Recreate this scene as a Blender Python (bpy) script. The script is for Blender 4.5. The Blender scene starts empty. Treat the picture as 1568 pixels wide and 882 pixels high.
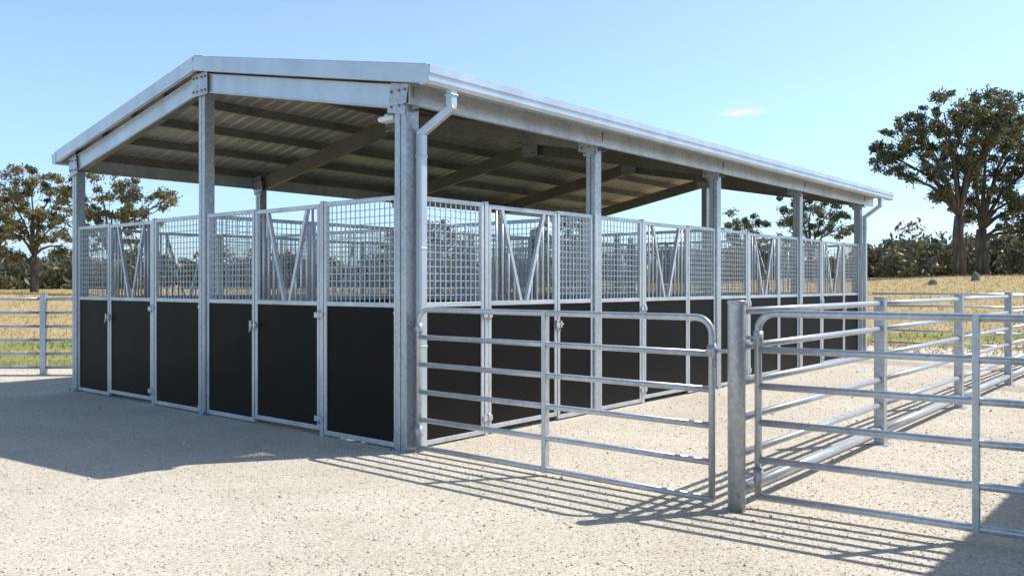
import bpy, math, random
import numpy as np
from mathutils import Vector, noise as mnoise
random.seed(7); rng=np.random.default_rng(11)
scene=bpy.context.scene
R=math.radians
HX,HY=-0.92,7.43          # corner post of the stable (world)
ANG=R(-40)

# ------------------------------------------------------------------ materials
def newmat(name):
    m=bpy.data.materials.new(name); m.use_nodes=True
    nt=m.node_tree; b=nt.nodes['Principled BSDF']
    return m,nt,b
def N(nt,t,**kw):
    n=nt.nodes.new(t)
    for k,v in kw.items():
        if k in n.inputs: n.inputs[k].default_value=v
        else: setattr(n,k,v)
    return n
def L(nt,a,b): nt.links.new(a,b)
def ramp(nt,fac,stops):
    r=nt.nodes.new('ShaderNodeValToRGB')
    e=r.color_ramp.elements
    while len(e)<len(stops): e.new(0.5)
    for i,(p,c) in enumerate(stops):
        e[i].position=p; e[i].color=(c[0],c[1],c[2],1)
    L(nt,fac,r.inputs[0]); return r
def mixc(nt,fac,a,b,mode='MIX'):
    m=nt.nodes.new('ShaderNodeMix'); m.data_type='RGBA'; m.blend_type=mode
    for s,v in ((0,fac),(6,a),(7,b)):
        if hasattr(v,'links') or hasattr(v,'is_linked'): L(nt,v,m.inputs[s])
        else: m.inputs[s].default_value = v if s==0 else (v[0],v[1],v[2],1)
    return m.outputs[2]

def galv(name,c0,c1,metal=0.6,rough=0.38,spangle=45,dirt=0.30):
    m,nt,b=newmat(name)
    tc=N(nt,'ShaderNodeTexCoord')
    vo=N(nt,'ShaderNodeTexVoronoi',Scale=spangle); L(nt,tc.outputs['Object'],vo.inputs['Vector'])
    rp=ramp(nt,vo.outputs['Color'],[(0.0,c0),(1.0,c1)])
    no=N(nt,'ShaderNodeTexNoise',Scale=3.0,Detail=6.0,Roughness=0.6)
    mp=N(nt,'ShaderNodeMapping'); mp.inputs['Scale'].default_value=(1,1,0.35)
    L(nt,tc.outputs['Object'],mp.inputs[0]); L(nt,mp.outputs[0],no.inputs['Vector'])
    dr=ramp(nt,no.outputs[0],[(0.35,(1,1,1)),(0.75,(1-dirt,1-dirt*0.97,1-dirt*0.92))])
    col=mixc(nt,1.0,rp.outputs[0],dr.outputs[0],'MULTIPLY')
    L(nt,col,b.inputs['Base Color'])
    b.inputs['Metallic'].default_value=metal
    mr=N(nt,'ShaderNodeMapRange'); mr.inputs['To Min'].default_value=rough-0.08; mr.inputs['To Max'].default_value=rough+0.16
    L(nt,no.outputs[0],mr.inputs[0]); L(nt,mr.outputs[0],b.inputs['Roughness'])
    bp=N(nt,'ShaderNodeBump',Strength=0.05,Distance=0.002); L(nt,no.outputs[0],bp.inputs['Height']); L(nt,bp.outputs[0],b.inputs['Normal'])
    return m
M_POST=galv('galvanised_post',(0.40,0.43,0.47),(0.60,0.635,0.68),0.5,0.38)
M_FRAME=galv('galvanised_frame',(0.54,0.57,0.61),(0.70,0.73,0.77),0.4,0.36)
M_RAIL=galv('galvanised_rail',(0.50,0.53,0.57),(0.66,0.69,0.73),0.5,0.30)
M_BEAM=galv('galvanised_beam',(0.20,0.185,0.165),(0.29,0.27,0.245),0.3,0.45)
M_TRIM=galv('zincalume_trim',(0.54,0.60,0.67),(0.60,0.66,0.73),0.45,0.33,8,0.15)
M_ROOF=galv('zincalume_sheet',(0.52,0.475,0.42),(0.60,0.55,0.49),0.15,0.42,6,0.22)
M_WIRE=galv('wire',(0.56,0.59,0.62),(0.66,0.69,0.72),0.4,0.4)

def mat_black():
    m,nt,b=newmat('black_panel')
    tc=N(nt,'ShaderNodeTexCoord')
    no=N(nt,'ShaderNodeTexNoise',Scale=2.2,Detail=8.0,Roughness=0.7); L(nt,tc.outputs['Object'],no.inputs['Vector'])
    sx=N(nt,'ShaderNodeSeparateXYZ'); L(nt,tc.outputs['Object'],sx.inputs[0])
    mr=N(nt,'ShaderNodeMapRange'); mr.inputs['From Min'].default_value=0.02; mr.inputs['From Max'].default_value=0.45
    mr.inputs['To Min'].default_value=0.45; mr.inputs['To Max'].default_value=0.04
    L(nt,sx.outputs[2],mr.inputs[0])
    mu=N(nt,'ShaderNodeMath',operation='MULTIPLY'); L(nt,mr.outputs[0],mu.inputs[0]); L(nt,no.outputs[0],mu.inputs[1])
    col=mixc(nt,mu.outputs[0],(0.0055,0.005,0.005),(0.05,0.043,0.034))
    L(nt,col,b.inputs['Base Color'])
    r=N(nt,'ShaderNodeMapRange'); r.inputs['To Min'].default_value=0.36; r.inputs['To Max'].default_value=0.62
    L(nt,no.outputs[0],r.inputs[0]); L(nt,r.outputs[0],b.inputs['Roughness'])
    b.inputs['Specular IOR Level'].default_value=0.12
    n2=N(nt,'ShaderNodeTexNoise',Scale=350.0,Detail=2.0); L(nt,tc.outputs['Object'],n2.inputs['Vector'])
    bp=N(nt,'ShaderNodeBump',Strength=0.15,Distance=0.002); L(nt,n2.outputs[0],bp.inputs['Height']); L(nt,bp.outputs[0],b.inputs['Normal'])
    return m
M_BLACK=mat_black()

def mat_gravel():
    m,nt,b=newmat('crushed_gravel')
    tc=N(nt,'ShaderNodeTexCoord'); O=tc.outputs['Object']
    v=N(nt,'ShaderNodeTexVoronoi',Scale=85.0); L(nt,O,v.inputs['Vector'])
    n1=N(nt,'ShaderNodeTexNoise',Scale=40.0,Detail=8.0,Roughness=0.8); L(nt,O,n1.inputs['Vector'])
    n2=N(nt,'ShaderNodeTexNoise',Scale=0.7,Detail=5.0,Roughness=0.6); L(nt,O,n2.inputs['Vector'])
    r1=ramp(nt,v.outputs['Color'],[(0.05,(0.46,0.405,0.33)),(0.4,(0.66,0.60,0.505)),(0.9,(0.80,0.745,0.65))])
    r2=ramp(nt,n1.outputs[0],[(0.34,(0.62,0.59,0.55)),(0.50,(1,1,1))])
    c=mixc(nt,1.0,r1.outputs[0],r2.outputs[0],'MULTIPLY')
    r3=ramp(nt,n2.outputs[0],[(0.35,(0.88,0.86,0.82)),(0.65,(1.03,1.02,1.0))])
    c=mixc(nt,1.0,c,r3.outputs[0],'MULTIPLY')
    L(nt,c,b.inputs['Base Color']); b.inputs['Roughness'].default_value=0.95
    b.inputs['Specular IOR Level'].default_value=0.05
    ad=N(nt,'ShaderNodeMath',operation='ADD'); L(nt,n1.outputs[0],ad.inputs[0])
    mu=N(nt,'ShaderNodeMath',operation='MULTIPLY'); mu.inputs[1].default_value=-0.8; L(nt,v.outputs['Distance'],mu.inputs[0]); L(nt,mu.outputs[0],ad.inputs[1])
    bp=N(nt,'ShaderNodeBump',Strength=0.5,Distance=0.011); L(nt,ad.outputs[0],bp.inputs['Height']); L(nt,bp.outputs[0],b.inputs['Normal'])
    return m
M_GRAVEL=mat_gravel()
def mat_stone():
    m,nt,b=newmat('stone_chips')
    g=N(nt,'ShaderNodeNewGeometry')
    r=ramp(nt,g.outputs['Random Per Island'],[(0.0,(0.34,0.295,0.24)),(0.25,(0.60,0.545,0.46)),(1.0,(0.80,0.75,0.67))])
    L(nt,r.outputs[0],b.inputs['Base Color']); b.inputs['Roughness'].default_value=0.9
    return m
M_STONE=mat_stone()

def grass_color(nt,O):
    n1=N(nt,'ShaderNodeTexNoise',Scale=0.12,Detail=6.0,Roughness=0.6); 
    mp=N(nt,'ShaderNodeMapping'); mp.inputs['Scale'].default_value=(0.6,1.6,1); L(nt,O,mp.inputs[0]); L(nt,mp.outputs[0],n1.inputs['Vector'])
    n2=N(nt,'ShaderNodeTexNoise',Scale=2.5,Detail=8.0,Roughness=0.7); L(nt,O,n2.inputs['Vector'])
    dry=ramp(nt,n2.outputs[0],[(0.3,(0.33,0.24,0.11)),(0.5,(0.46,0.35,0.175)),(0.7,(0.56,0.45,0.25))])
    gre=ramp(nt,n2.outputs[0],[(0.3,(0.17,0.20,0.06)),(0.7,(0.33,0.32,0.12))])
    sx=N(nt,'ShaderNodeSeparateXYZ'); L(nt,O,sx.inputs[0])
    mr=N(nt,'ShaderNodeMapRange'); mr.inputs['From Min'].default_value=15; mr.inputs['From Max'].default_value=29
    mr.inputs['To Min'].default_value=0.24; mr.inputs['To Max'].default_value=-0.04; L(nt,sx.outputs[1],mr.inputs[0])
    ad=N(nt,'ShaderNodeMath',operation='ADD'); L(nt,n1.outputs[0],ad.inputs[0]); L(nt,mr.outputs[0],ad.inputs[1])
    f=ramp(nt,ad.outputs[0],[(0.52,(0,0,0)),(0.64,(1,1,1))])
    return mixc(nt,f.outputs[0],dry.outputs[0],gre.outputs[0]),n2
def mat_grass(name,blades=False):
    m,nt,b=newmat(name)
    tc=N(nt,'ShaderNodeTexCoord')
    c,n2=grass_color(nt,tc.outputs['Object'])
    if blades:
        g=N(nt,'ShaderNodeNewGeometry')
        r=ramp(nt,g.outputs['Random Per Island'],[(0,(0.85,0.85,0.85)),(1,(1.3,1.28,1.2))])
        c=mixc(nt,1.0,c,r.outputs[0],'MULTIPLY')
    L(nt,c,b.inputs['Base Color']); b.inputs['Roughness'].default_value=0.9
    b.inputs['Specular IOR Level'].default_value=0.1
    if not blades:
        bp=N(nt,'ShaderNodeBump',Strength=0.5,Distance=0.08); L(nt,n2.outputs[0],bp.inputs['Height']); L(nt,bp.outputs[0],b.inputs['Normal'])
    return m
M_FIELD=mat_grass('dry_grass_field'); M_BLADE=mat_grass('grass_blades',True)

def mat_leaf(name,c0,c1,c2,tr=0.32):
    m,nt,b=newmat(name)
    g=N(nt,'ShaderNodeNewGeometry'); tc=N(nt,'ShaderNodeTexCoord')
    r=ramp(nt,g.outputs['Random Per Island'],[(0,c0),(0.55,c1),(1,c2)])
    n=N(nt,'ShaderNodeTexNoise',Scale=0.8,Detail=3.0); L(nt,tc.outputs['Object'],n.inputs['Vector'])
    rr=ramp(nt,n.outputs[0],[(0.38,(0.75,0.82,0.85)),(0.64,(1.45,1.25,1.05))])
    c=mixc(nt,1.0,r.outputs[0],rr.outputs[0],'MULTIPLY')
    L(nt,c,b.inputs['Base Color']); b.inputs['Roughness'].default_value=0.45; b.inputs['Specular IOR Level'].default_value=0.4
    t=N(nt,'ShaderNodeBsdfTranslucent'); L(nt,c,t.inputs['Color'])
    mx=N(nt,'ShaderNodeMixShader'); mx.inputs[0].default_value=tr
    L(nt,b.outputs[0],mx.inputs[1]); L(nt,t.outputs[0],mx.inputs[2])
    L(nt,mx.outputs[0],nt.nodes['Material Output'].inputs[0])
    return m
M_LEAF=mat_leaf('gum_leaves',(0.085,0.098,0.052),(0.14,0.152,0.08),(0.23,0.225,0.13))
M_LEAF2=mat_leaf('gum_leaves_pale',(0.12,0.125,0.07),(0.20,0.19,0.105),(0.31,0.27,0.16))
M_FAR=mat_leaf('distant_leaves',(0.085,0.092,0.062),(0.13,0.135,0.09),(0.19,0.18,0.12))
def mat_bark():
    m,nt,b=newmat('gum_bark')
    tc=N(nt,'ShaderNodeTexCoord'); n=N(nt,'ShaderNodeTexNoise',Scale=2.0,Detail=6.0)
    mp=N(nt,'ShaderNodeMapping'); mp.inputs['Scale'].default_value=(3,3,0.6); L(nt,tc.outputs['Object'],mp.inputs[0]); L(nt,mp.outputs[0],n.inputs['Vector'])
    r=ramp(nt,n.outputs[0],[(0.35,(0.06,0.045,0.035)),(0.6,(0.13,0.10,0.08)),(0.75,(0.24,0.20,0.16))])
    L(nt,r.outputs[0],b.inputs['Base Color']); b.inputs['Roughness'].default_value=0.9
    return m
M_BARK=mat_bark()
m,nt,b=newmat('rock'); tc=N(nt,'ShaderNodeTexCoord'); n=N(nt,'ShaderNodeTexNoise',Scale=4.0,Detail=6.0); L(nt,tc.outputs['Object'],n.inputs['Vector'])
r=ramp(nt,n.outputs[0],[(0.3,(0.12,0.11,0.10)),(0.7,(0.30,0.28,0.26))]); L(nt,r.outputs[0],b.inputs['Base Color']); b.inputs['Roughness'].default_value=0.9
M_ROCK=m
m,nt,b=newmat('white_plastic'); tc=N(nt,'ShaderNodeTexCoord'); n=N(nt,'ShaderNodeTexNoise',Scale=12.0); L(nt,tc.outputs['Object'],n.inputs['Vector'])
r=ramp(nt,n.outputs[0],[(0.3,(0.68,0.68,0.66)),(0.7,(0.78,0.78,0.77))]); L(nt,r.outputs[0],b.inputs['Base Color']); b.inputs['Roughness'].default_value=0.4
M_WHITE=m

# ------------------------------------------------------------------ mesh builder
class MB:
    def __init__(s): s.v=[]; s.f=[]; s.sm=[]
    def beam(s,p,q,w,h,up=(0,0,1)):
        p=Vector(p);q=Vector(q);d=(q-p).normalized();up=Vector(up)
        if abs(d.dot(up))>0.98: up=Vector((0,1,0))
        sd=d.cross(up).normalized(); u=sd.cross(d).normalized()
        i=len(s.v)
        for c in (p,q):
            for a,b in ((-1,-1),(1,-1),(1,1),(-1,1)):
                s.v.append(tuple(c+sd*(a*w/2)+u*(b*h/2)))
        for f in ((0,1,2,3),(7,6,5,4),(0,4,5,1),(1,5,6,2),(2,6,7,3),(3,7,4,0)):
            s.f.append(tuple(i+k for k in f)); s.sm.append(False)
    def box(s,x0,x1,y0,y1,z0,z1):
        i=len(s.v)
        for z in (z0,z1):
            for x,y in ((x0,y0),(x1,y0),(x1,y1),(x0,y1)): s.v.append((x,y,z))
        for f in ((3,2,1,0),(4,5,6,7),(0,1,5,4),(1,2,6,5),(2,3,7,6),(3,0,4,7)):
            s.f.append(tuple(i+k for k in f)); s.sm.append(False)
    def poly(s,pts,r,n=10,r2=None,caps=True):
        pts=[Vector(p) for p in pts]; m=len(pts); i0=len(s.v)
        rs=[r+(0 if r2 is None else (r2-r)*k/(m-1)) for k in range(m)]
        t0=(pts[1]-pts[0]).normalized()
        a=t0.orthogonal().normalized()
        for k in range(m):
            if k==0: t=t0
            elif k==m-1: t=(pts[k]-pts[k-1]).normalized()
            else: t=((pts[k]-pts[k-1]).normalized()+(pts[k+1]-pts[k]).normalized()).normalized()
            a=(a-t*a.dot(t)).normalized(); b=t.cross(a)
            for j in range(n):
                an=2*math.pi*j/n
                s.v.append(tuple(pts[k]+(a*math.cos(an)+b*math.sin(an))*rs[k]))
        for k in range(m-1):
            for j in range(n):
                j2=(j+1)%n
                s.f.append((i0+k*n+j,i0+k*n+j2,i0+(k+1)*n+j2,i0+(k+1)*n+j)); s.sm.append(True)
        if caps:
            s.f.append(tuple(i0+j for j in reversed(range(n)))); s.sm.append(False)
            s.f.append(tuple(i0+(m-1)*n+j for j in range(n))); s.sm.append(False)
    def tube(s,p,q,r,n=10): s.poly([p,q],r,n)
    def obj(s,name,mat,parent=None,bevel=0):
        me=bpy.data.meshes.new(name); me.from_pydata(s.v,[],s.f); me.update()
        me.polygons.foreach_set('use_smooth',s.sm)
        me.materials.append(mat)
        o=bpy.data.objects.new(name,me); scene.collection.objects.link(o)
        if parent: o.parent=parent
        if bevel:
            b=o.modifiers.new('bevel','BEVEL'); b.width=bevel; b.segments=2; b.limit_method='ANGLE'; b.angle_limit=R(50)
        return o
def empty(name,loc=(HX,HY,0),rz=ANG):
    e=bpy.data.objects.new(name,None); scene.collection.objects.link(e)
    e.location=loc; e.rotation_euler=(0,0,rz); e.empty_display_size=0.3; return e

# ------------------------------------------------------------------ stable
ST=empty('horse_stable')
W=6.53; XM=-W/2
PY=[0,2.87,5.86,8.87,11.92]; PX=[0,XM,-W]
ZM=1.27; ZT=2.235
RY0,RY1=-0.15,12.62
def zr(x): return 3.95-0.19*abs(x-XM)
PS=0.125
posts=MB(); plates=MB(); bolts=MB()
def boltp(p,axis,r=0.014,l=0.012):
    d=Vector(axis); bolts.poly([Vector(p),Vector(p)+d*l],r,6)
def column(x,y,z1,s=PS):
    h=s/2
    posts.box(x-h,x-0.006,y-h,y+h,0,z1); posts.box(x+0.006,x+h,y-h,y+h,0,z1)
    posts.box(x-0.006,x+0.006,y-h+0.012,y+h-0.012,0,z1-0.003)
    plates.box(x-h-.04,x+h+.04,y-h-.04,y+h+.04,0.0,0.012)
    for a in (-1,1):
        for b_ in (-1,1):
            bolts.poly([(x+a*(h+.022),y+b_*(h+.022),0.01),(x+a*(h+.022),y+b_*(h+.022),0.04)],0.009,6)
for y in PY:
    column(0,y,3.12,0.15 if y==0 else PS); column(-W,y,3.12)
for y in (0,PY[-1]): column(XM,y,3.62)
for y in PY[1:-1]: posts.box(XM-.04,XM+.04,y-.04,y+.04,0,2.35)
rf=MB()
for i,y in enumerate(PY):
    yy=y-0.0
    for sx in (0,-W):
        dx=0.12 if sx==0 else -0.12
        a=Vector((sx+dx,yy,zr(sx+dx)-0.255)); b_=Vector((XM,yy,zr(XM)-0.255))
        yo=-0.035 if i==0 else 0
        web=Vector((0,yo,0))
        rf.beam(a+web,b_+web,0.010,0.205)
        for dz in (-0.1,0.1):
            rf.beam(a+web+Vector((0,0.034,dz)),b_+web+Vector((0,0.034,dz)),0.066,0.006)
        for dz in (-0.088,0.088):
            rf.beam(a+web+Vector((0,0.067,dz)),b_+web+Vector((0,0.067,dz)),0.004,0.022)
    for sx in (0,-W):
        s=1 if sx==0 else -1
        plates.beam((sx-s*0.13,yy-0.085,zr(sx-s*.13)-0.27),(sx+s*0.09,yy-0.085,zr(sx+s*.09)-0.27),0.008,0.26)
        for a in (-.10,0,.07):
            for c in (-.33,-.20):
                boltp((sx+s*a,yy-0.088,zr(sx)+c),(0,-1,0))
    plates.box(XM-.16,XM+.16,yy-0.09,yy-0.082,zr(XM)-.40,zr(XM)-.15)
    for a in (-.12,-.05,.05,.12):
        for c in (-.35,-.2): boltp((XM+a,yy-0.09,zr(XM)+c),(0,-1,0))
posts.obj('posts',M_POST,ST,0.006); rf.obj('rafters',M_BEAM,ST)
fr=MB()
for sx in (0,-W):
    s=1 if sx==0 else -1
    a=Vector((sx-s*0.0,-0.05,zr(sx)-0.25)); b_=Vector((XM+s*0.06,-0.05,zr(XM+s*.06)-0.25))
    fr.beam(a,b_,0.012,0.212)
    for dz in (-.1,.1):
        fr.beam(a+Vector((0,-.014,dz)),b_+Vector((0,-.014,dz)),0.014,0.010)
fr.obj('end_rafters',M_TRIM,ST,0.003)
# purlins
pu=MB()
for side in (1,-1):
    for k in range(5):
        x=XM+side*(0.12+k*0.80) if k else XM+side*0.16
        z=zr(x)-0.085
        pu.beam((x,-0.02,z),(x,RY1-0.1,z),0.006,0.10)
        pu.beam((x+side*.025,-0.02,z+.05),(x+side*.025,RY1-0.1,z+.05),0.05,0.005)
        pu.beam((x+side*.025,-0.02,z-.05),(x+side*.025,RY1-0.1,z-.05),0.05,0.005)
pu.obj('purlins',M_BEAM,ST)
eb=MB()
for x in (0.115,-W-0.115):
    s=1 if x>0 else -1
    for (y0,y1) in ((-0.08,3.9),(3.905,8.2),(8.205,RY1-.15)):
        eb.box(x-0.004,x+0.004,y0,y1,3.005,3.195)
        eb.box(min(x,x-s*.05),max(x,x-s*.05),y0,y1,3.195,3.2)
        eb.box(min(x,x-s*.05),max(x,x-s*.05),y0,y1,3.0,3.005)
    for y in (3.9,8.2):
        eb.box(x-.008 if s<0 else x+.004,x-.004 if s<0 else x+.008,y-.06,y+.06,3.02,3.18)
eb.obj('eave_beams',M_FRAME,ST)
for y in PY[1:]:
    for x,s in ((0,1),(-W,-1)):
        plates.box(x-.09,x+.09,y-.075,y-.067,2.90,3.10)
        for a in (-.06,.06):
            for c in (2.94,3.05): boltp((x+a,y-.075,c),(0,-1,0))
# roof sheeting (trapezoid ribs, running down the slope)
sh=MB(); y=RY0;prof=[]
while y<RY1:
    prof+= [(y,0),(y+.075,0),(y+.095,.026),(y+.125,.026),(y+.145,0)]
    y+=0.19
for side in (1,-1):
    i0=len(sh.v); xe=XM+side*(W/2+0.37)
    for (yy,dz) in prof:
        for x in (XM,xe): sh.v.append((x,yy,zr(x)-0.03+dz))
    for k in range(len(prof)-1):
        a=i0+2*k; f=(a,a+1,a+3,a+2) if side>0 else (a,a+2,a+3,a+1)
        sh.f.append(f); sh.sm.append(False)
sh.obj('roof_sheeting',M_ROOF,ST)
tr=MB()
for yb,s2 in ((RY0-0.01,1),(RY1+0.01,-1)):
    for side in (1,-1):
        xe=XM+side*(W/2+0.40)
        for (dy,wy,dz,hz) in ((0,0.014,-0.055,0.155),(s2*0.085,0.16,0.026,0.012),(s2*0.018,0.045,-0.128,0.01)):
            a=(XM,yb+dy,zr(XM)+dz); b_=(xe,yb+dy,zr(xe)+dz)
            tr.beam(a,b_,wy,hz)
for side in (1,-1):
    a=XM+side*0.09
    tr.beam((a,RY0-.0,zr(a)+.036),(a,RY1,zr(a)+.036),0.19,0.006,up=(side*0.19,0,1))
tr.obj('barge_and_ridge_cap',M_TRIM,ST,0.004)
gu=MB()
for s,xe in ((1,0.33),(-1,-W-0.33)):
    pr=[(0.0,3.26),(0.0,3.13),(0.02,3.115),(0.09,3.115),(0.115,3.14),(0.115,3.19),(0.128,3.20),(0.128,3.262),(0.112,3.27),(0.108,3.262)]
    y0,y1=RY0-0.02,RY1+0.02
    i0=len(gu.v)
    for (a,z) in pr:
        for yy in (y0,y1): gu.v.append((xe+s*a,yy,z))
    for k in range(len(pr)-1):
        a=i0+2*k; gu.f.append((a,a+1,a+3,a+2) if s<0 else (a,a+2,a+3,a+1)); gu.sm.append(False)
    for e in (0,1):
        f=[i0+2*k+e for k in range(8)]
        gu.f.append(tuple(f)); gu.sm.append(False)
g=gu.obj('gutters',M_TRIM,ST)
so=g.modifiers.new('thick','SOLIDIFY'); so.thickness=0.003
# downpipes
dp=MB()
def downpipe(xo,xw,y,yw):
    pts=[(xo,y,3.125),(xo,y,2.965),(xw,yw,2.76),(xw,yw,0.03)]
    for k in range(len(pts)-1):
        a,b_=Vector(pts[k]),Vector(pts[k+1]); 
        if k==1:
            d=(b_-a).normalized()*.03; a=a-d; b_=b_+d
            dp.beam(a,b_,0.080,0.068)
        else: dp.beam(a,b_,0.068,0.082,up=(0,1,0))
    for z in (2.55,1.75,0.9): dp.box(xw-.039,xw+.039,yw-.046,yw+.046,z,z+.028)
    dp.box(xo-.045,xo+.045,y-.05,y+.05,3.06,3.085)
yl=PY[-1]+.07
downpipe(0.39,0.128,0.157,0.055); downpipe(0.39,0.118,yl,yl-.04); downpipe(-W-.39,-W-.128,0.157,.055); downpipe(-W-.39,-W-.118,yl,yl-.04)
dp.obj('downpipes',M_TRIM,ST,0.012)

# walls
fm=MB(); bk=MB(); wr=MB(); br=MB(); hw=MB()
def pt(ax,fx,u,w,z): return (u,fx+w,z) if ax=='x' else (fx+w,u,z)
def bx(mb,ax,fx,u0,u1,w0,w1,z0,z1):
    if u0>u1:u0,u1=u1,u0
    if w0>w1:w0,w1=w1,w0
    if ax=='x': mb.box(u0,u1,fx+w0,fx+w1,z0,z1)
    else: mb.box(fx+w0,fx+w1,u0,u1,z0,z1)
def section(ax,fx,u0,u1,kind,out,hinge=0):
    if u0>u1:u0,u1=u1,u0
    z0=0.02; t=0.02; g=0.004 if kind!='door' else 0.012
    a,b_=u0+g,u1-g; sw=0.042 if kind!='door' else 0.040
    zt=ZT if kind!='door' else ZT-0.012
    zb=z0 if kind!='door' else 0.055
    bx(fm,ax,fx,a,a+sw,-t,t,zb,zt); bx(fm,ax,fx,b_-sw,b_,-t,t,zb,zt)
    for (p,q) in ((zb,zb+0.045),(ZM-0.022,ZM+0.022),(zt-0.042,zt)):
        bx(fm,ax,fx,a+sw,b_-sw,-t+.002,t-.002,p,q)
    bx(bk,ax,fx,a+sw-.004,b_-sw+.004,-0.008,0.008,zb+.04,ZM-.018)
    lo,hi=ZM+.022,zt-.042; ia,ib=a+sw,b_-sw
    if kind=='mesh':
        wz=.0075
        n=max(2,round((ib-ia)/0.066))
        for k in range(1,n):
            u=ia+(ib-ia)*k/n; wr.beam(pt(ax,fx,u,0.005*out,lo),pt(ax,fx,u,0.005*out,hi),wz,wz)
        n=max(2,round((hi-lo)/0.066))
        for k in range(1,n):
            z=lo+(hi-lo)*k/n; wr.beam(pt(ax,fx,ia,-0.0027*out,z),pt(ax,fx,ib,-0.0027*out,z),wz,wz)
    else:
        c=(ia+ib)/2; hw_=(ib-ia)/2; vt=hw_*0.66; vb=0.05
        for s in (-1,1):
            br.beam(pt(ax,fx,c+s*vb,0,lo),pt(ax,fx,c+s*vt,0,hi),0.036,0.036)
        n=max(4,round((ib-ia)/0.088))
        for k in range(1,n):
            u=ia+(ib-ia)*k/n; du=abs(u-c)
            if du<vb+.03: continue
            top=hi if du>=vt else lo+(hi-lo)*(du-vb)/(vt-vb)
            br.poly([pt(ax,fx,u,0,lo),pt(ax,fx,u,0,top)],0.0125,8)
        hs=u1 if hinge else u0; ls=u0 if hinge else u1
        for z in (0.17,ZM-0.11):
            bx(hw,ax,fx,hs-.075,hs+.05,out*t,out*(t+.016),z-.025,z+.025)
            hw.poly([pt(ax,fx,hs,out*(t+.014),z-.045),pt(ax,fx,hs,out*(t+.014),z+.045)],.014,8)
        z=ZM-0.24
        hw.poly([pt(ax,fx,ls-.06,out*(t+.018),z),pt(ax,fx,ls+.07,out*(t+.018),z)],.011,8)
        bx(hw,ax,fx,ls-.05,ls-.02,out*t,out*(t+.03),z-.045,z+.045)
        bx(hw,ax,fx,ls+.02,ls+.045,out*t,out*(t+.03),z-.035,z+.035)
        hw.poly([pt(ax,fx,ls-.02,out*(t+.018),z),pt(ax,fx,ls-.02,out*(t+.05),z-.07)],.008,6)
def intpost(ax,fx,u):
    bx(fm,ax,fx,u-.025,u+.025,-.027,.027,0,ZT+.012)
def bolthead(ax,fx,u,out,z):
    hw.poly([pt(ax,fx,u,out*.02,z),pt(ax,fx,u,out*.034,z)],.017,8)
def wall_x(fx,out,h=PS/2):
    for (p0,p1,d0,d1) in ((0-.078,XM+h,-1.14,-2.27),(XM-h,-W+h,-4.40,-5.55)):
        section('x',fx,p0,d0+.025,'mesh',out); intpost('x',fx,d0)
        section('x',fx,d0-.025,d1+.0,'door',out,1)
        section('x',fx,d1-.0,p1,'mesh',out)
        for z in (ZM-.07,0.09):
            bolthead('x',fx,p0-.02,out,z)
def wall_y(fx,out):
    for k in range(4):
        a=PY[k]+PS/2+(.015 if k==0 else 0); b_=PY[k+1]-PS/2
        d0=PY[k]+1.0; d1=PY[k]+2.14
        section('y',fx,a,d0-.025,'mesh',out); intpost('y',fx,d0)
        section('y',fx,d0+.025,d1,'door',out,0)
        section('y',fx,d1,b_,'mesh',out)
wall_x(-0.02,-1); wall_x(PY[-1],1); wall_y(0.02,1); wall_y(-W,-1)
for y in PY[1:-1]:
    for (a,b_) in ((-.07,XM/2),(XM/2,XM+.045),(XM-.045,XM*1.5),(XM*1.5,-W+.07)): section('x',y,a,b_,'mesh',1)
for k in range(4):
    a=PY[k]+.07; b_=PY[k+1]-.07; c=(a+b_)/2
    section('y',XM,a,c,'mesh',1); section('y',XM,c,b_,'mesh',1)
fm.obj('stall_frames',M_FRAME,ST,0.004); bk.obj('black_kick_panels',M_BLACK,ST); wr.obj('wire_mesh_infill',M_WIRE,ST)
br.obj('door_bars',M_FRAME,ST); hw.obj('hinges_and_latches',M_FRAME,ST)
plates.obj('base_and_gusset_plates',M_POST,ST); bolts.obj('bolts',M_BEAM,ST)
lt=MB(); lt.poly([(-0.20,-.02,2.96),(-0.20,-.02,2.93)],0.05,12); lt.beam((-.30,-.02,2.915),(-.10,-.02,2.915),.11,.05)
lt.obj('bulkhead_light',M_WHITE,ST,0.02)

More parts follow.
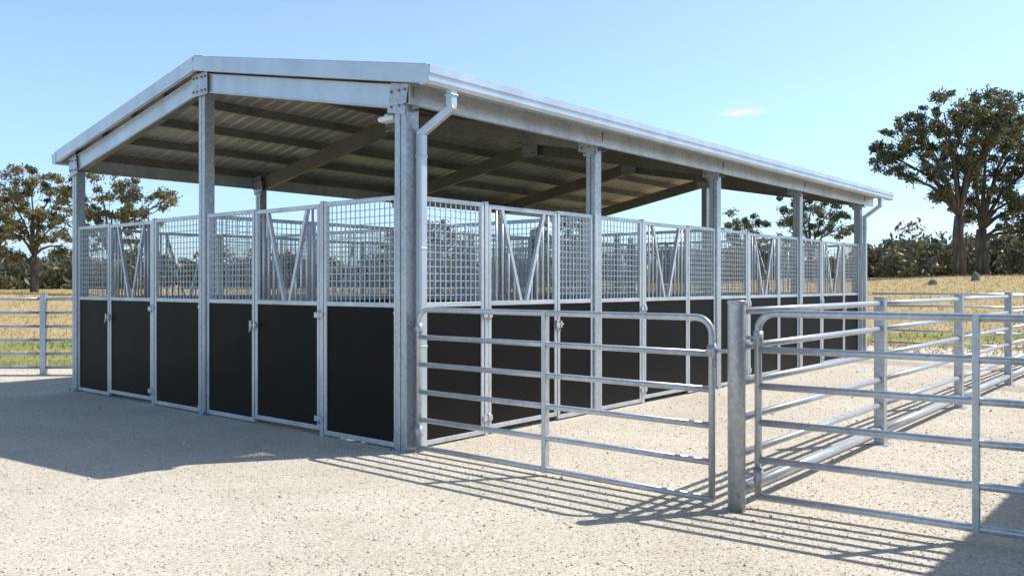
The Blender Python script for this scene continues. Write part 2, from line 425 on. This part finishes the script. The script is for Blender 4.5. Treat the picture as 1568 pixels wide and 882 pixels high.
# ------------------------------------------------------------------ gates and fences
ZS=[0.05,0.29,0.53,0.765,1.0,1.235]
def arc(c,r,a0,a1,n=6): return [(c[0]+r*math.cos(a0+(a1-a0)*k/n),0,c[1]+r*math.sin(a0+(a1-a0)*k/n)) for k in range(n+1)]
def gate(name,loc,rz,length,zs=ZS,stiles=(0.5,),r=.0225):
    e=empty(name,loc,rz); g=MB(); rc=.11
    x0,x1=r,length-r; zt,zb=zs[-1],zs[0]
    pts=[(x0,0,zb)]+arc((x0+rc,zt-rc),rc,math.pi,math.pi/2)+arc((x1-rc,zt-rc),rc,math.pi/2,0)+[(x1,0,zb)]
    g.poly(pts,r,12); g.tube((x0-.01,0,zb),(x1+.01,0,zb),r,12)
    for z in zs[1:-1]: g.tube((x0,0,z),(x1,0,z),r-.001,12)
    g.obj('pipe_frame',M_RAIL,e)
    st=MB()
    for s in stiles:
        x=length*s; st.box(x-.019,x+.019,-.028,.028,zb-.02,zt+.018)
    st.obj('centre_stile',M_RAIL,e,0.004)
    h=MB()
    for z in (zs[0]+.14,zs[-1]-.16):
        h.poly([(x0-.085,0,z),(x0+.02,0,z)],.013,8); h.poly([(x0,0,z-.045),(x0,0,z+.045)],.032,12)
    z=zs[-2]+.02
    h.box(x1-.03,x1+.1,-.02,.02,z-.012,z+.012); h.poly([(x1+.03,-.03,z-.05),(x1+.03,-.03,z+.05)],.014,8)
    h.poly([(x1,0,z-.035),(x1,0,z+.035)],.032,12)
    for k in range(6):
        h.poly([(x1+.035+.004*(k%2),-.035,z-.05-k*.022),(x1+.035-.004*(k%2),-.035+.004*(k%2),z-.075-k*.022)],.006,6)
    h.obj('hinges_and_latch',M_POST,e,0)
    return e
def local(x,y): 
    c,s=math.cos(ANG),math.sin(ANG); return (HX+c*x-s*y,HY+s*x+c*y,0)
gate('farm_gate',local(0.13,0),ANG,2.80)
G2=R(-35.2)
gate('farm_gate',(1.575,5.52,0),G2,3.1,[z+.03 for z in ZS],(0.41,),r=.0235)
def rpost(name,x,y,h=1.33,r=.056):
    p=MB(); p.poly([(0,0,-.05),(0,0,h),(0,0,h+.001)],r,24)
    p.poly([(0,0,h-.004),(0,0,h+.012),(0,0,h+.02)],r+.003,24)
    o=p.obj(name,M_POST,None); o.location=(x,y,0); return o
x,y,_=local(3.08,0); rpost('gate_post',x,y)
rpost('gate_post',1.575+math.cos(G2)*3.2,5.52+math.sin(G2)*3.2)
def fence(name,loc,rz,n,bay=2.95,zs=None,h=1.33,first=True,r=.021,rb=None):
    e=empty(name,loc,rz); f=MB(); p=MB()
    zs=zs or [0.13,0.36,0.59,0.82,1.05,1.28]
    for k in range(n):
        a,b_=k*bay+.045,(k+1)*bay-.045
        if k==0 and not first: a=.06
        for j,z in enumerate(zs):
            f.poly([(a,0,z),(b_,0,z)],(rb if rb and j==0 else r),10)
    for k in range(0 if first else 1,n+1):
        p.box(k*bay-.045,k*bay+.045,-.045,.045,0,h); p.box(k*bay-.05,k*bay+.05,-.05,.05,h,h+.008)
        p.box(k*bay-.09,k*bay+.09,-.09,.09,0,0.012)
    f.obj('rails',M_RAIL,e); p.obj('posts',M_POST,e,.006); return e
fence('pipe_rail_fence',local(3.08,0),ANG+R(90),4,2.97,first=False,r=.024,rb=.036)
fence('pipe_rail_fence',local(0.2,11.9),ANG,1,2.83,first=False,r=.018)
fence('pipe_rail_fence',local(3.2,8.95),ANG,4,3.0,first=False,r=.018)
fence('pipe_rail_fence',local(3.2,14.8),ANG,4,3.0,first=True,r=.018)
fence('pipe_rail_fence',local(3.08,11.95),ANG+R(90),3,3.0,first=False,r=.018)
fence('pipe_rail_fence',(-4.3,13.75,0),R(181),6,1.62,h=1.30,first=False,zs=[0.12,0.34,0.56,0.78,1.0,1.22],r=.024)

# invented off-frame shelter, added so its eave shades the corner of the yard
SH=empty('added_shadow_shelter'); s1=MB(); s2=MB(); s3=MB()
for y in (-4.4,-1.2,2.0,5.0):
    for x,h in ((6.15,3.1),(9.6,3.5)): s1.box(x-.06,x+.06,y-.06,y+.06,0,h)
    s2.beam((5.9,y,3.2),(9.9,y,3.66),.07,.18)
for k in range(6):
    x=5.95+k*.76; s2.beam((x,-5,3.31+(x-5.9)*.115),(x,5.6,3.31+(x-5.9)*.115),.05,.09)
y=-5.1; pr=[]
while y<5.7: pr+=[(y,0),(y+.075,0),(y+.095,.026),(y+.125,.026),(y+.145,0)]; y+=.19
for (yy,dz) in pr:
    for x in (5.78,10.05): s3.v.append((x,yy,3.36+(x-5.9)*.115+dz))
for k in range(len(pr)-1): s3.f.append((2*k,2*k+1,2*k+3,2*k+2)); s3.sm.append(False)
s2.box(9.56,9.58,-4.4,5.0,0.05,3.3)
s1.obj('posts',M_POST,SH,.005); s2.obj('beams',M_BEAM,SH); s3.obj('roof_sheeting',M_ROOF,SH)

# ------------------------------------------------------------------ ground
def sstep(a,b,x):
    t=max(0,min(1,(x-a)/(b-a))); return t*t*(3-2*t)
def gz(x,y):
    d=math.hypot(x,y)
    k=sstep(21,54,d) if y>-5 else sstep(21,54,d)*max(0,1+(y+5)/20)
    k=max(0,k)
    z=k*(1.08+0.85*max(0,min(1,x/26)))
    if d>24: z+=0.06*mnoise.noise(Vector((x*.12,y*.12,0)))*sstep(24,34,d)
    return z
radii=[0]+list(np.linspace(2,20,8))+list(np.linspace(22,60,28))+[66,75,90,110,140,180,250,350,500,800,1300,2200,3500]
nA=144; gv=[(0,0,0)]; gf=[]
for r_ in radii[1:]:
    for j in range(nA):
        a=2*math.pi*j/nA; x,y=r_*math.cos(a),r_*math.sin(a); gv.append((x,y,gz(x,y)))
for j in range(nA): gf.append((0,1+j,1+(j+1)%nA))
for k in range(len(radii)-2):
    for j in range(nA):
        a=1+k*nA; b_=a+nA; j2=(j+1)%nA; gf.append((a+j,b_+j,b_+j2,a+j2))
me=bpy.data.meshes.new('grass_field'); me.from_pydata(gv,[],gf); me.polygons.foreach_set('use_smooth',[True]*len(gf)); me.materials.append(M_FIELD)
scene.collection.objects.link(bpy.data.objects.new('grass_field',me))
outline=[(-19,-4),(-19,8),(-17.5,10.5),(-14,14.0),(-9.5,14.6),(-6.5,15.6),(-2,18),(3,20.3),(8,20.4),(11,18.8),(14,16.2),(18.5,9.5),(19.5,2),(19,-6),(12,-15),(0,-19),(-13,-14)]
pts=[]
for i in range(len(outline)):
    a=Vector(outline[i]); b_=Vector(outline[(i+1)%len(outline)]); n=max(2,int((b_-a).length/0.35))
    for k in range(n):
        p=a.lerp(b_,k/n); q=mnoise.noise(Vector((p.x*.8,p.y*.8,3)))*.28+mnoise.noise(Vector((p.x*3,p.y*3,5)))*.1
        d=p.normalized(); pts.append((p.x+d.x*q,p.y+d.y*q,0.004))
me=bpy.data.meshes.new('gravel_yard'); me.from_pydata(pts,[],[tuple(range(len(pts)))]); me.materials.append(M_GRAVEL)
scene.collection.objects.link(bpy.data.objects.new('gravel_yard',me))
edge=pts

def mesh_np(name,V,F,mat,smooth=False):
    me=bpy.data.meshes.new(name); n=F.shape[1]
    me.vertices.add(len(V)); me.vertices.foreach_set('co',V.astype(np.float32).ravel())
    me.loops.add(F.size); me.loops.foreach_set('vertex_index',F.astype(np.int32).ravel())
    me.polygons.add(len(F)); me.polygons.foreach_set('loop_start',np.arange(0,F.size,n,dtype=np.int32))
    me.polygons.foreach_set('loop_total',np.full(len(F),n,dtype=np.int32))
    me.update(calc_edges=True); me.validate(); me.materials.append(mat)
    o=bpy.data.objects.new(name,me); scene.collection.objects.link(o); return o
# stones
n=36000
u=rng.random(n); yy=2.4+ (u**1.6)*13; xx=(rng.random(n)*2-1)*(yy*0.68+0.8)
s=rng.uniform(.0025,.007,n)*(1+0.05*yy); big=rng.random(n)<0.02; s[big]*=1.9
base=np.array([[1,0,0],[0,1,0],[-1,0,0],[0,-1,0],[0,0,.75],[0,0,-.6]],float)
V=base[None]*s[:,None,None]*rng.uniform(.6,1.3,(n,6,1))
an=rng.random(n)*6.283; c,sn=np.cos(an),np.sin(an)
X=V[:,:,0]*c[:,None]-V[:,:,1]*sn[:,None]; Y=V[:,:,0]*sn[:,None]+V[:,:,1]*c[:,None]
V=np.stack([X+xx[:,None],Y+yy[:,None],V[:,:,2]+.004+s[:,None]*.3],-1).reshape(-1,3)
tri=np.array([[0,1,4],[1,2,4],[2,3,4],[3,0,4],[1,0,5],[2,1,5],[3,2,5],[0,3,5]])
F=(tri[None]+6*np.arange(n)[:,None,None]).reshape(-1,3)
mesh_np('gravel_stones',V,F,M_STONE)
# grass blades
P=[]
ep=np.array(edge)
for k in range(22000):
    i=rng.integers(len(ep)); 
    if ep[i,1]<6: continue
    d=rng.exponential(.5); e=ep[i]; l=math.hypot(e[0],e[1]); x=e[0]*(1+(d-.05)/l)+rng.normal()*.2; y=e[1]*(1+(d-.05)/l)
    P.append((x,y,0.05,.008))
for k in range(45000):
    d=16+(rng.random()**0.8)*40; a=rng.uniform(R(48),R(132)); x,y=d*math.cos(a),d*math.sin(a)
    if y<16 and abs(x)<9 or math.hypot(x,y)<21 and abs(x)<8: continue
    P.append((x,y,0.06+.09*rng.random(),.014))
P=np.array(P); 
Z=np.array([gz(a,b) for a,b in P[:,:2]])
n=len(P); an=rng.random(n)*6.283; h=P[:,2]*rng.uniform(.6,1.4,n); w=P[:,3]
dx,dy=np.cos(an)*w,np.sin(an)*w; lx,ly=rng.normal(0,.7,n)*h,rng.normal(0,.7,n)*h
V=np.stack([np.stack([P[:,0]-dx,P[:,1]-dy,Z-.01],-1),np.stack([P[:,0]+dx,P[:,1]+dy,Z-.01],-1),np.stack([P[:,0]+lx,P[:,1]+ly,Z+h],-1)],1).reshape(-1,3)
mesh_np('grass_tufts',V,np.arange(3*n).reshape(-1,3),M_BLADE)

# ------------------------------------------------------------------ trees
def leaf_mesh(C,Rr,per,size):
    M=len(C); n=M*per
    d=rng.normal(size=(n,3)); d/=np.linalg.norm(d,axis=1)[:,None]
    rad=rng.random(n)**0.5*(1+.3*rng.normal(size=n))
    ctr=np.repeat(C,per,0)+d*rad[:,None]*np.repeat(Rr,per,0)
    a=rng.normal(size=(n,3)); a[:,2]-=0.5; a/=np.linalg.norm(a,axis=1)[:,None]
    b=np.cross(a,rng.normal(size=(n,3))); b/=np.linalg.norm(b,axis=1)[:,None]
    s=size*rng.uniform(.6,1.3,n)[:,None]
    V=np.stack([ctr-a*s,ctr+b*s*.38,ctr+a*s,ctr-b*s*.38],1).reshape(-1,3)
    return V,np.arange(4*n).reshape(-1,4)
def gum_tree(x,y,lobes,trunk_h,tr=.32,per=120,size=.12,leafmat=None,clump=.5,dens=1.0,lean=0.0):
    z0=gz(x,y); e=empty('gum_tree',(x,y,z0-.05),0); wd=MB()
    top=Vector((lean,0,trunk_h)); 
    tp=[Vector((0,0,0)),Vector((lean*.2+.05,0,trunk_h*.35)),Vector((lean*.6-.05,.05,trunk_h*.7)),top]
    wd.poly(tp,tr,12,tr*.7)
    C=[];RR=[]
    for (dx,dy,z,rx,rz) in lobes:
        c=Vector((dx,dy,z)); st=top if z>trunk_h*1.15 else tp[2]
        mid=st.lerp(c,.5)+Vector((random.uniform(-.2,.2)-.12*(dx),random.uniform(-.2,.2),.25))
        q=[st,st.lerp(mid,.5)+Vector((0,0,.1)),mid,c]
        wd.poly(q,tr*.40,8,tr*.11)
        k=int(max(6,dens*12*rx*rz))
        for _ in range(k):
            while True:
                v=Vector((random.uniform(-1,1),random.uniform(-1,1),random.uniform(-1,1)))
                if .3<v.length<1: break
            p=c+Vector((v.x*rx,v.y*rx,v.z*rz*1.1))
            mm=mid.lerp(p,.55)+Vector((0,0,-.15))
            if random.random()<.6: wd.poly([mid.lerp(c,random.random()),mm,p],tr*.07,5,.012,caps=False)
            cr=clump*random.uniform(.4,1.1)
            C.append(p); RR.append((cr,cr,cr*random.uniform(.55,.9)))
    V,F=leaf_mesh(np.array(C),np.array(RR),per,size)
    wd.obj('trunk_and_limbs',M_BARK,e)
    o=mesh_np('leaves',V,F,leafmat or M_LEAF); o.parent=e
    return e
gum_tree(26.3,50,[(-0.9,0,9.7,1.7,1.0),(1.4,.3,10.1,1.7,.95),(-1.9,.2,8.3,1.5,1.0),(.6,-.5,8.5,1.9,1.0),(2.8,0,8.7,1.5,1.1),(-3.4,0,8.0,1.3,.8),(-4.1,.3,6.6,1.3,.8),(-4.6,.2,7.6,.8,.5),(-2.4,-.4,6.4,1.3,.8),(0.2,.6,6.6,1.6,.9),(-1.1,0,4.9,1.0,.5),(-3.0,.3,9.2,.9,.5)],3.6,.38,clump=.52)
gum_tree(29.0,52.5,[(.2,0,10.2,1.8,1.2),(2.4,.3,9.9,1.8,1.3),(-1.0,.2,7.6,1.6,1.0),(1.4,-.3,7.4,1.9,1.2),(3.4,0,7.1,1.7,1.1),(.4,0,5.4,1.7,1.0),(2.4,.2,5.0,1.7,1.1),(4.2,0,4.7,1.4,1.1),(-.9,0,4.2,1.1,.8),(1.8,0,3.2,1.4,.8),(3.4,.2,2.9,1.3,.8)],3.0,.42,clump=.56)
gum_tree(-25.3,45,[(-.2,0,6.2,1.3,.7),(1.0,.3,5.7,1.1,.7),(-1.4,.2,5.1,1.2,.8),(.4,-.4,4.6,1.3,.7),(1.3,0,3.8,1.0,.7),(-1.7,0,3.5,1.1,.8),(0,.3,3.2,1.1,.6),(1.5,0,2.5,.9,.6),(-1.3,0,2.2,.8,.6)],2.0,.22,per=100,leafmat=M_LEAF2,clump=.42,size=.11,dens=1.15)
gum_tree(-28.6,47,[(.2,0,5.2,1.3,.8),(1.0,.3,4.2,1.2,.8),(-.9,.2,4.3,1.1,.8),(.2,-.4,3.0,1.4,.8)],1.8,.22,per=100,leafmat=M_LEAF2,clump=.42,size=.11)
gum_tree(-20.3,43,[(-.5,0,5.6,1.3,.7),(-1.6,.3,5.0,1.1,.7),(1.4,.2,5.2,1.3,.6),(.3,-.4,4.3,1.4,.7),(2.6,.2,4.8,1.0,.5),(-1.5,0,3.6,1.0,.7),(1.6,0,3.9,1.1,.6),(0.3,0,2.8,1.1,.6)],2.0,.22,per=100,leafmat=M_LEAF2,clump=.42,size=.11,dens=1.15)
gum_tree(19.3,55,[(-1.2,0,5.0,1.2,.7),(.2,.2,5.2,1.1,.7),(1.4,0,4.8,1.2,.7),(0,0,3.8,1.7,.8),(1.8,0,3.4,1.3,.8),(-1.5,0,3.3,1.2,.8)],1.8,.25,per=110,clump=.45)
gum_tree(16.2,60,[(-.4,0,4.2,1.3,.7),(.9,.2,4.0,1.1,.7),(0,0,2.8,1.5,.8)],1.4,.22,per=110,clump=.45)
gum_tree(-6.5,62,[(-.9,0,4.8,1.3,.8),(.9,.2,4.4,1.3,.8),(0,0,3.3,1.9,.9),(-2.2,0,3.5,1.3,.8),(2.3,0,3.2,1.3,.8)],1.6,.25,per=110,clump=.5)
gum_tree(3.5,66,[(-.9,0,4.6,1.4,.8),(.9,.2,4.9,1.3,.8),(0,0,3.3,1.9,.9),(2.3,0,3.2,1.3,.8)],1.6,.25,per=110,clump=.5)
# distant tree line
C=[];RR=[]
for k in range(330):
    a=R(rng.uniform(38,142)); d=rng.uniform(74,112); x,y=d*math.cos(a),d*math.sin(a); z=gz(x,y)
    hgt=rng.uniform(1.8,4.6)*(1.0 if a<R(66) else .8); w=rng.uniform(1.4,2.8)
    for _ in range(9):
        v=rng.uniform(-1,1,3)
        C.append((x+v[0]*w,y+v[1]*w,z+hgt*.5+v[2]*hgt*.42)); q=rng.uniform(.6,1.1); RR.append((q,q,q*.75))
V,F=leaf_mesh(np.array(C),np.array(RR),60,.28)
mesh_np('distant_tree_line',V,F,M_FAR)
def rock(x,y,s,hz):
    import bmesh
    bm=bmesh.new(); bmesh.ops.create_icosphere(bm,subdivisions=3,radius=1)
    for v in bm.verts:
        k=1+.25*mnoise.noise(v.co*1.4+Vector((x,y,0))); v.co=Vector((v.co.x*s*k,v.co.y*s*.7*k,max(-.2,v.co.z)*hz*k))
    me=bpy.data.meshes.new('field_rock'); bm.to_mesh(me); bm.free(); me.materials.append(M_ROCK)
    o=bpy.data.objects.new('field_rock',me); scene.collection.objects.link(o); o.location=(x,y,gz(x,y))
rock(20.3,41,.2,.28); rock(22.9,42,.2,.45)

# ------------------------------------------------------------------ sky, sun, camera
sd=Vector((.74,.21,1.0)).normalized()
el=math.asin(sd.z); az=math.atan2(sd.x,sd.y)
w=bpy.data.worlds.new("World"); scene.world=w; w.use_nodes=True; nt=w.node_tree
bg=nt.nodes['Background']; sky=nt.nodes.new('ShaderNodeTexSky'); sky.sky_type='NISHITA'; sky.sun_disc=False
sky.sun_elevation=el; sky.sun_rotation=az; sky.air_density=1.0; sky.dust_density=0.6; sky.ozone_density=1.2; sky.altitude=200
tc=nt.nodes.new('ShaderNodeTexCoord')
sx=nt.nodes.new('ShaderNodeSeparateXYZ'); L(nt,tc.outputs['Generated'],sx.inputs[0])
gr=ramp(nt,sx.outputs[2],[(0.0,(.275,.36,.50)),(0.09,(.40,.465,.57)),(0.2,(.52,.56,.58)),(0.32,(.60,.60,.575)),(0.8,(.38,.385,.38))])
m3=nt.nodes.new('ShaderNodeVectorMath'); m3.operation='SCALE'; L(nt,gr.outputs[0],m3.inputs[0]); m3.inputs['Scale'].default_value=2.75
col=mixc(nt,1.0,sky.outputs[0],m3.outputs[0],'MULTIPLY')
def cloud(col,px,py,wx,wz,amt):
    v=Vector(((px-784)/1302,1,(436-py)/1302)).normalized()
    mp=nt.nodes.new('ShaderNodeVectorMath'); mp.operation='SUBTRACT'; L(nt,tc.outputs['Generated'],mp.inputs[0]); mp.inputs[1].default_value=v
    sc=nt.nodes.new('ShaderNodeVectorMath'); sc.operation='MULTIPLY'; L(nt,mp.outputs[0],sc.inputs[0]); sc.inputs[1].default_value=(1/wx,4,1/wz)
    ln=nt.nodes.new('ShaderNodeVectorMath'); ln.operation='LENGTH'; L(nt,sc.outputs[0],ln.inputs[0])
    no=N(nt,'ShaderNodeTexNoise',Scale=1.6,Detail=6.0,Roughness=0.6); L(nt,sc.outputs[0],no.inputs['Vector'])
    m1=N(nt,'ShaderNodeMath',operation='MULTIPLY_ADD'); L(nt,no.outputs[0],m1.inputs[0]); m1.inputs[1].default_value=-1.4; L(nt,ln.outputs['Value'],m1.inputs[2])
    mr=N(nt,'ShaderNodeMapRange'); mr.inputs['From Min'].default_value=0.35; mr.inputs['From Max'].default_value=-0.55; mr.inputs['To Min'].default_value=0; mr.inputs['To Max'].default_value=amt
    L(nt,m1.outputs[0],mr.inputs[0])
    return mixc(nt,mr.outputs[0],col,(6.8,6.9,7.1))
col=cloud(col,1137,172,.03,.005,1.0)
col=cloud(col,1385,343,.06,.02,.7)
L(nt,col,bg.inputs['Color']); bg.inputs['Strength'].default_value=0.14
sl=bpy.data.lights.new('sun','SUN'); sl.energy=5.0; sl.angle=R(0.5); sl.color=(1,.955,.885)
so=bpy.data.objects.new('sun',sl); scene.collection.objects.link(so); so.rotation_euler=(-sd).to_track_quat('-Z','Y').to_euler(); so.location=(20,10,30)
cam=bpy.data.cameras.new('camera'); co=bpy.data.objects.new('camera',cam); scene.collection.objects.link(co)
co.location=(0,0,1.45); co.rotation_euler=(R(90),0,0); cam.sensor_width=36; cam.lens=36*1302/1568; cam.shift_y=-5/1568; cam.clip_end=8000; cam.clip_start=.05
scene.camera=co
scene.view_settings.view_transform='Standard'; scene.view_settings.look='None'; scene.view_settings.exposure=0
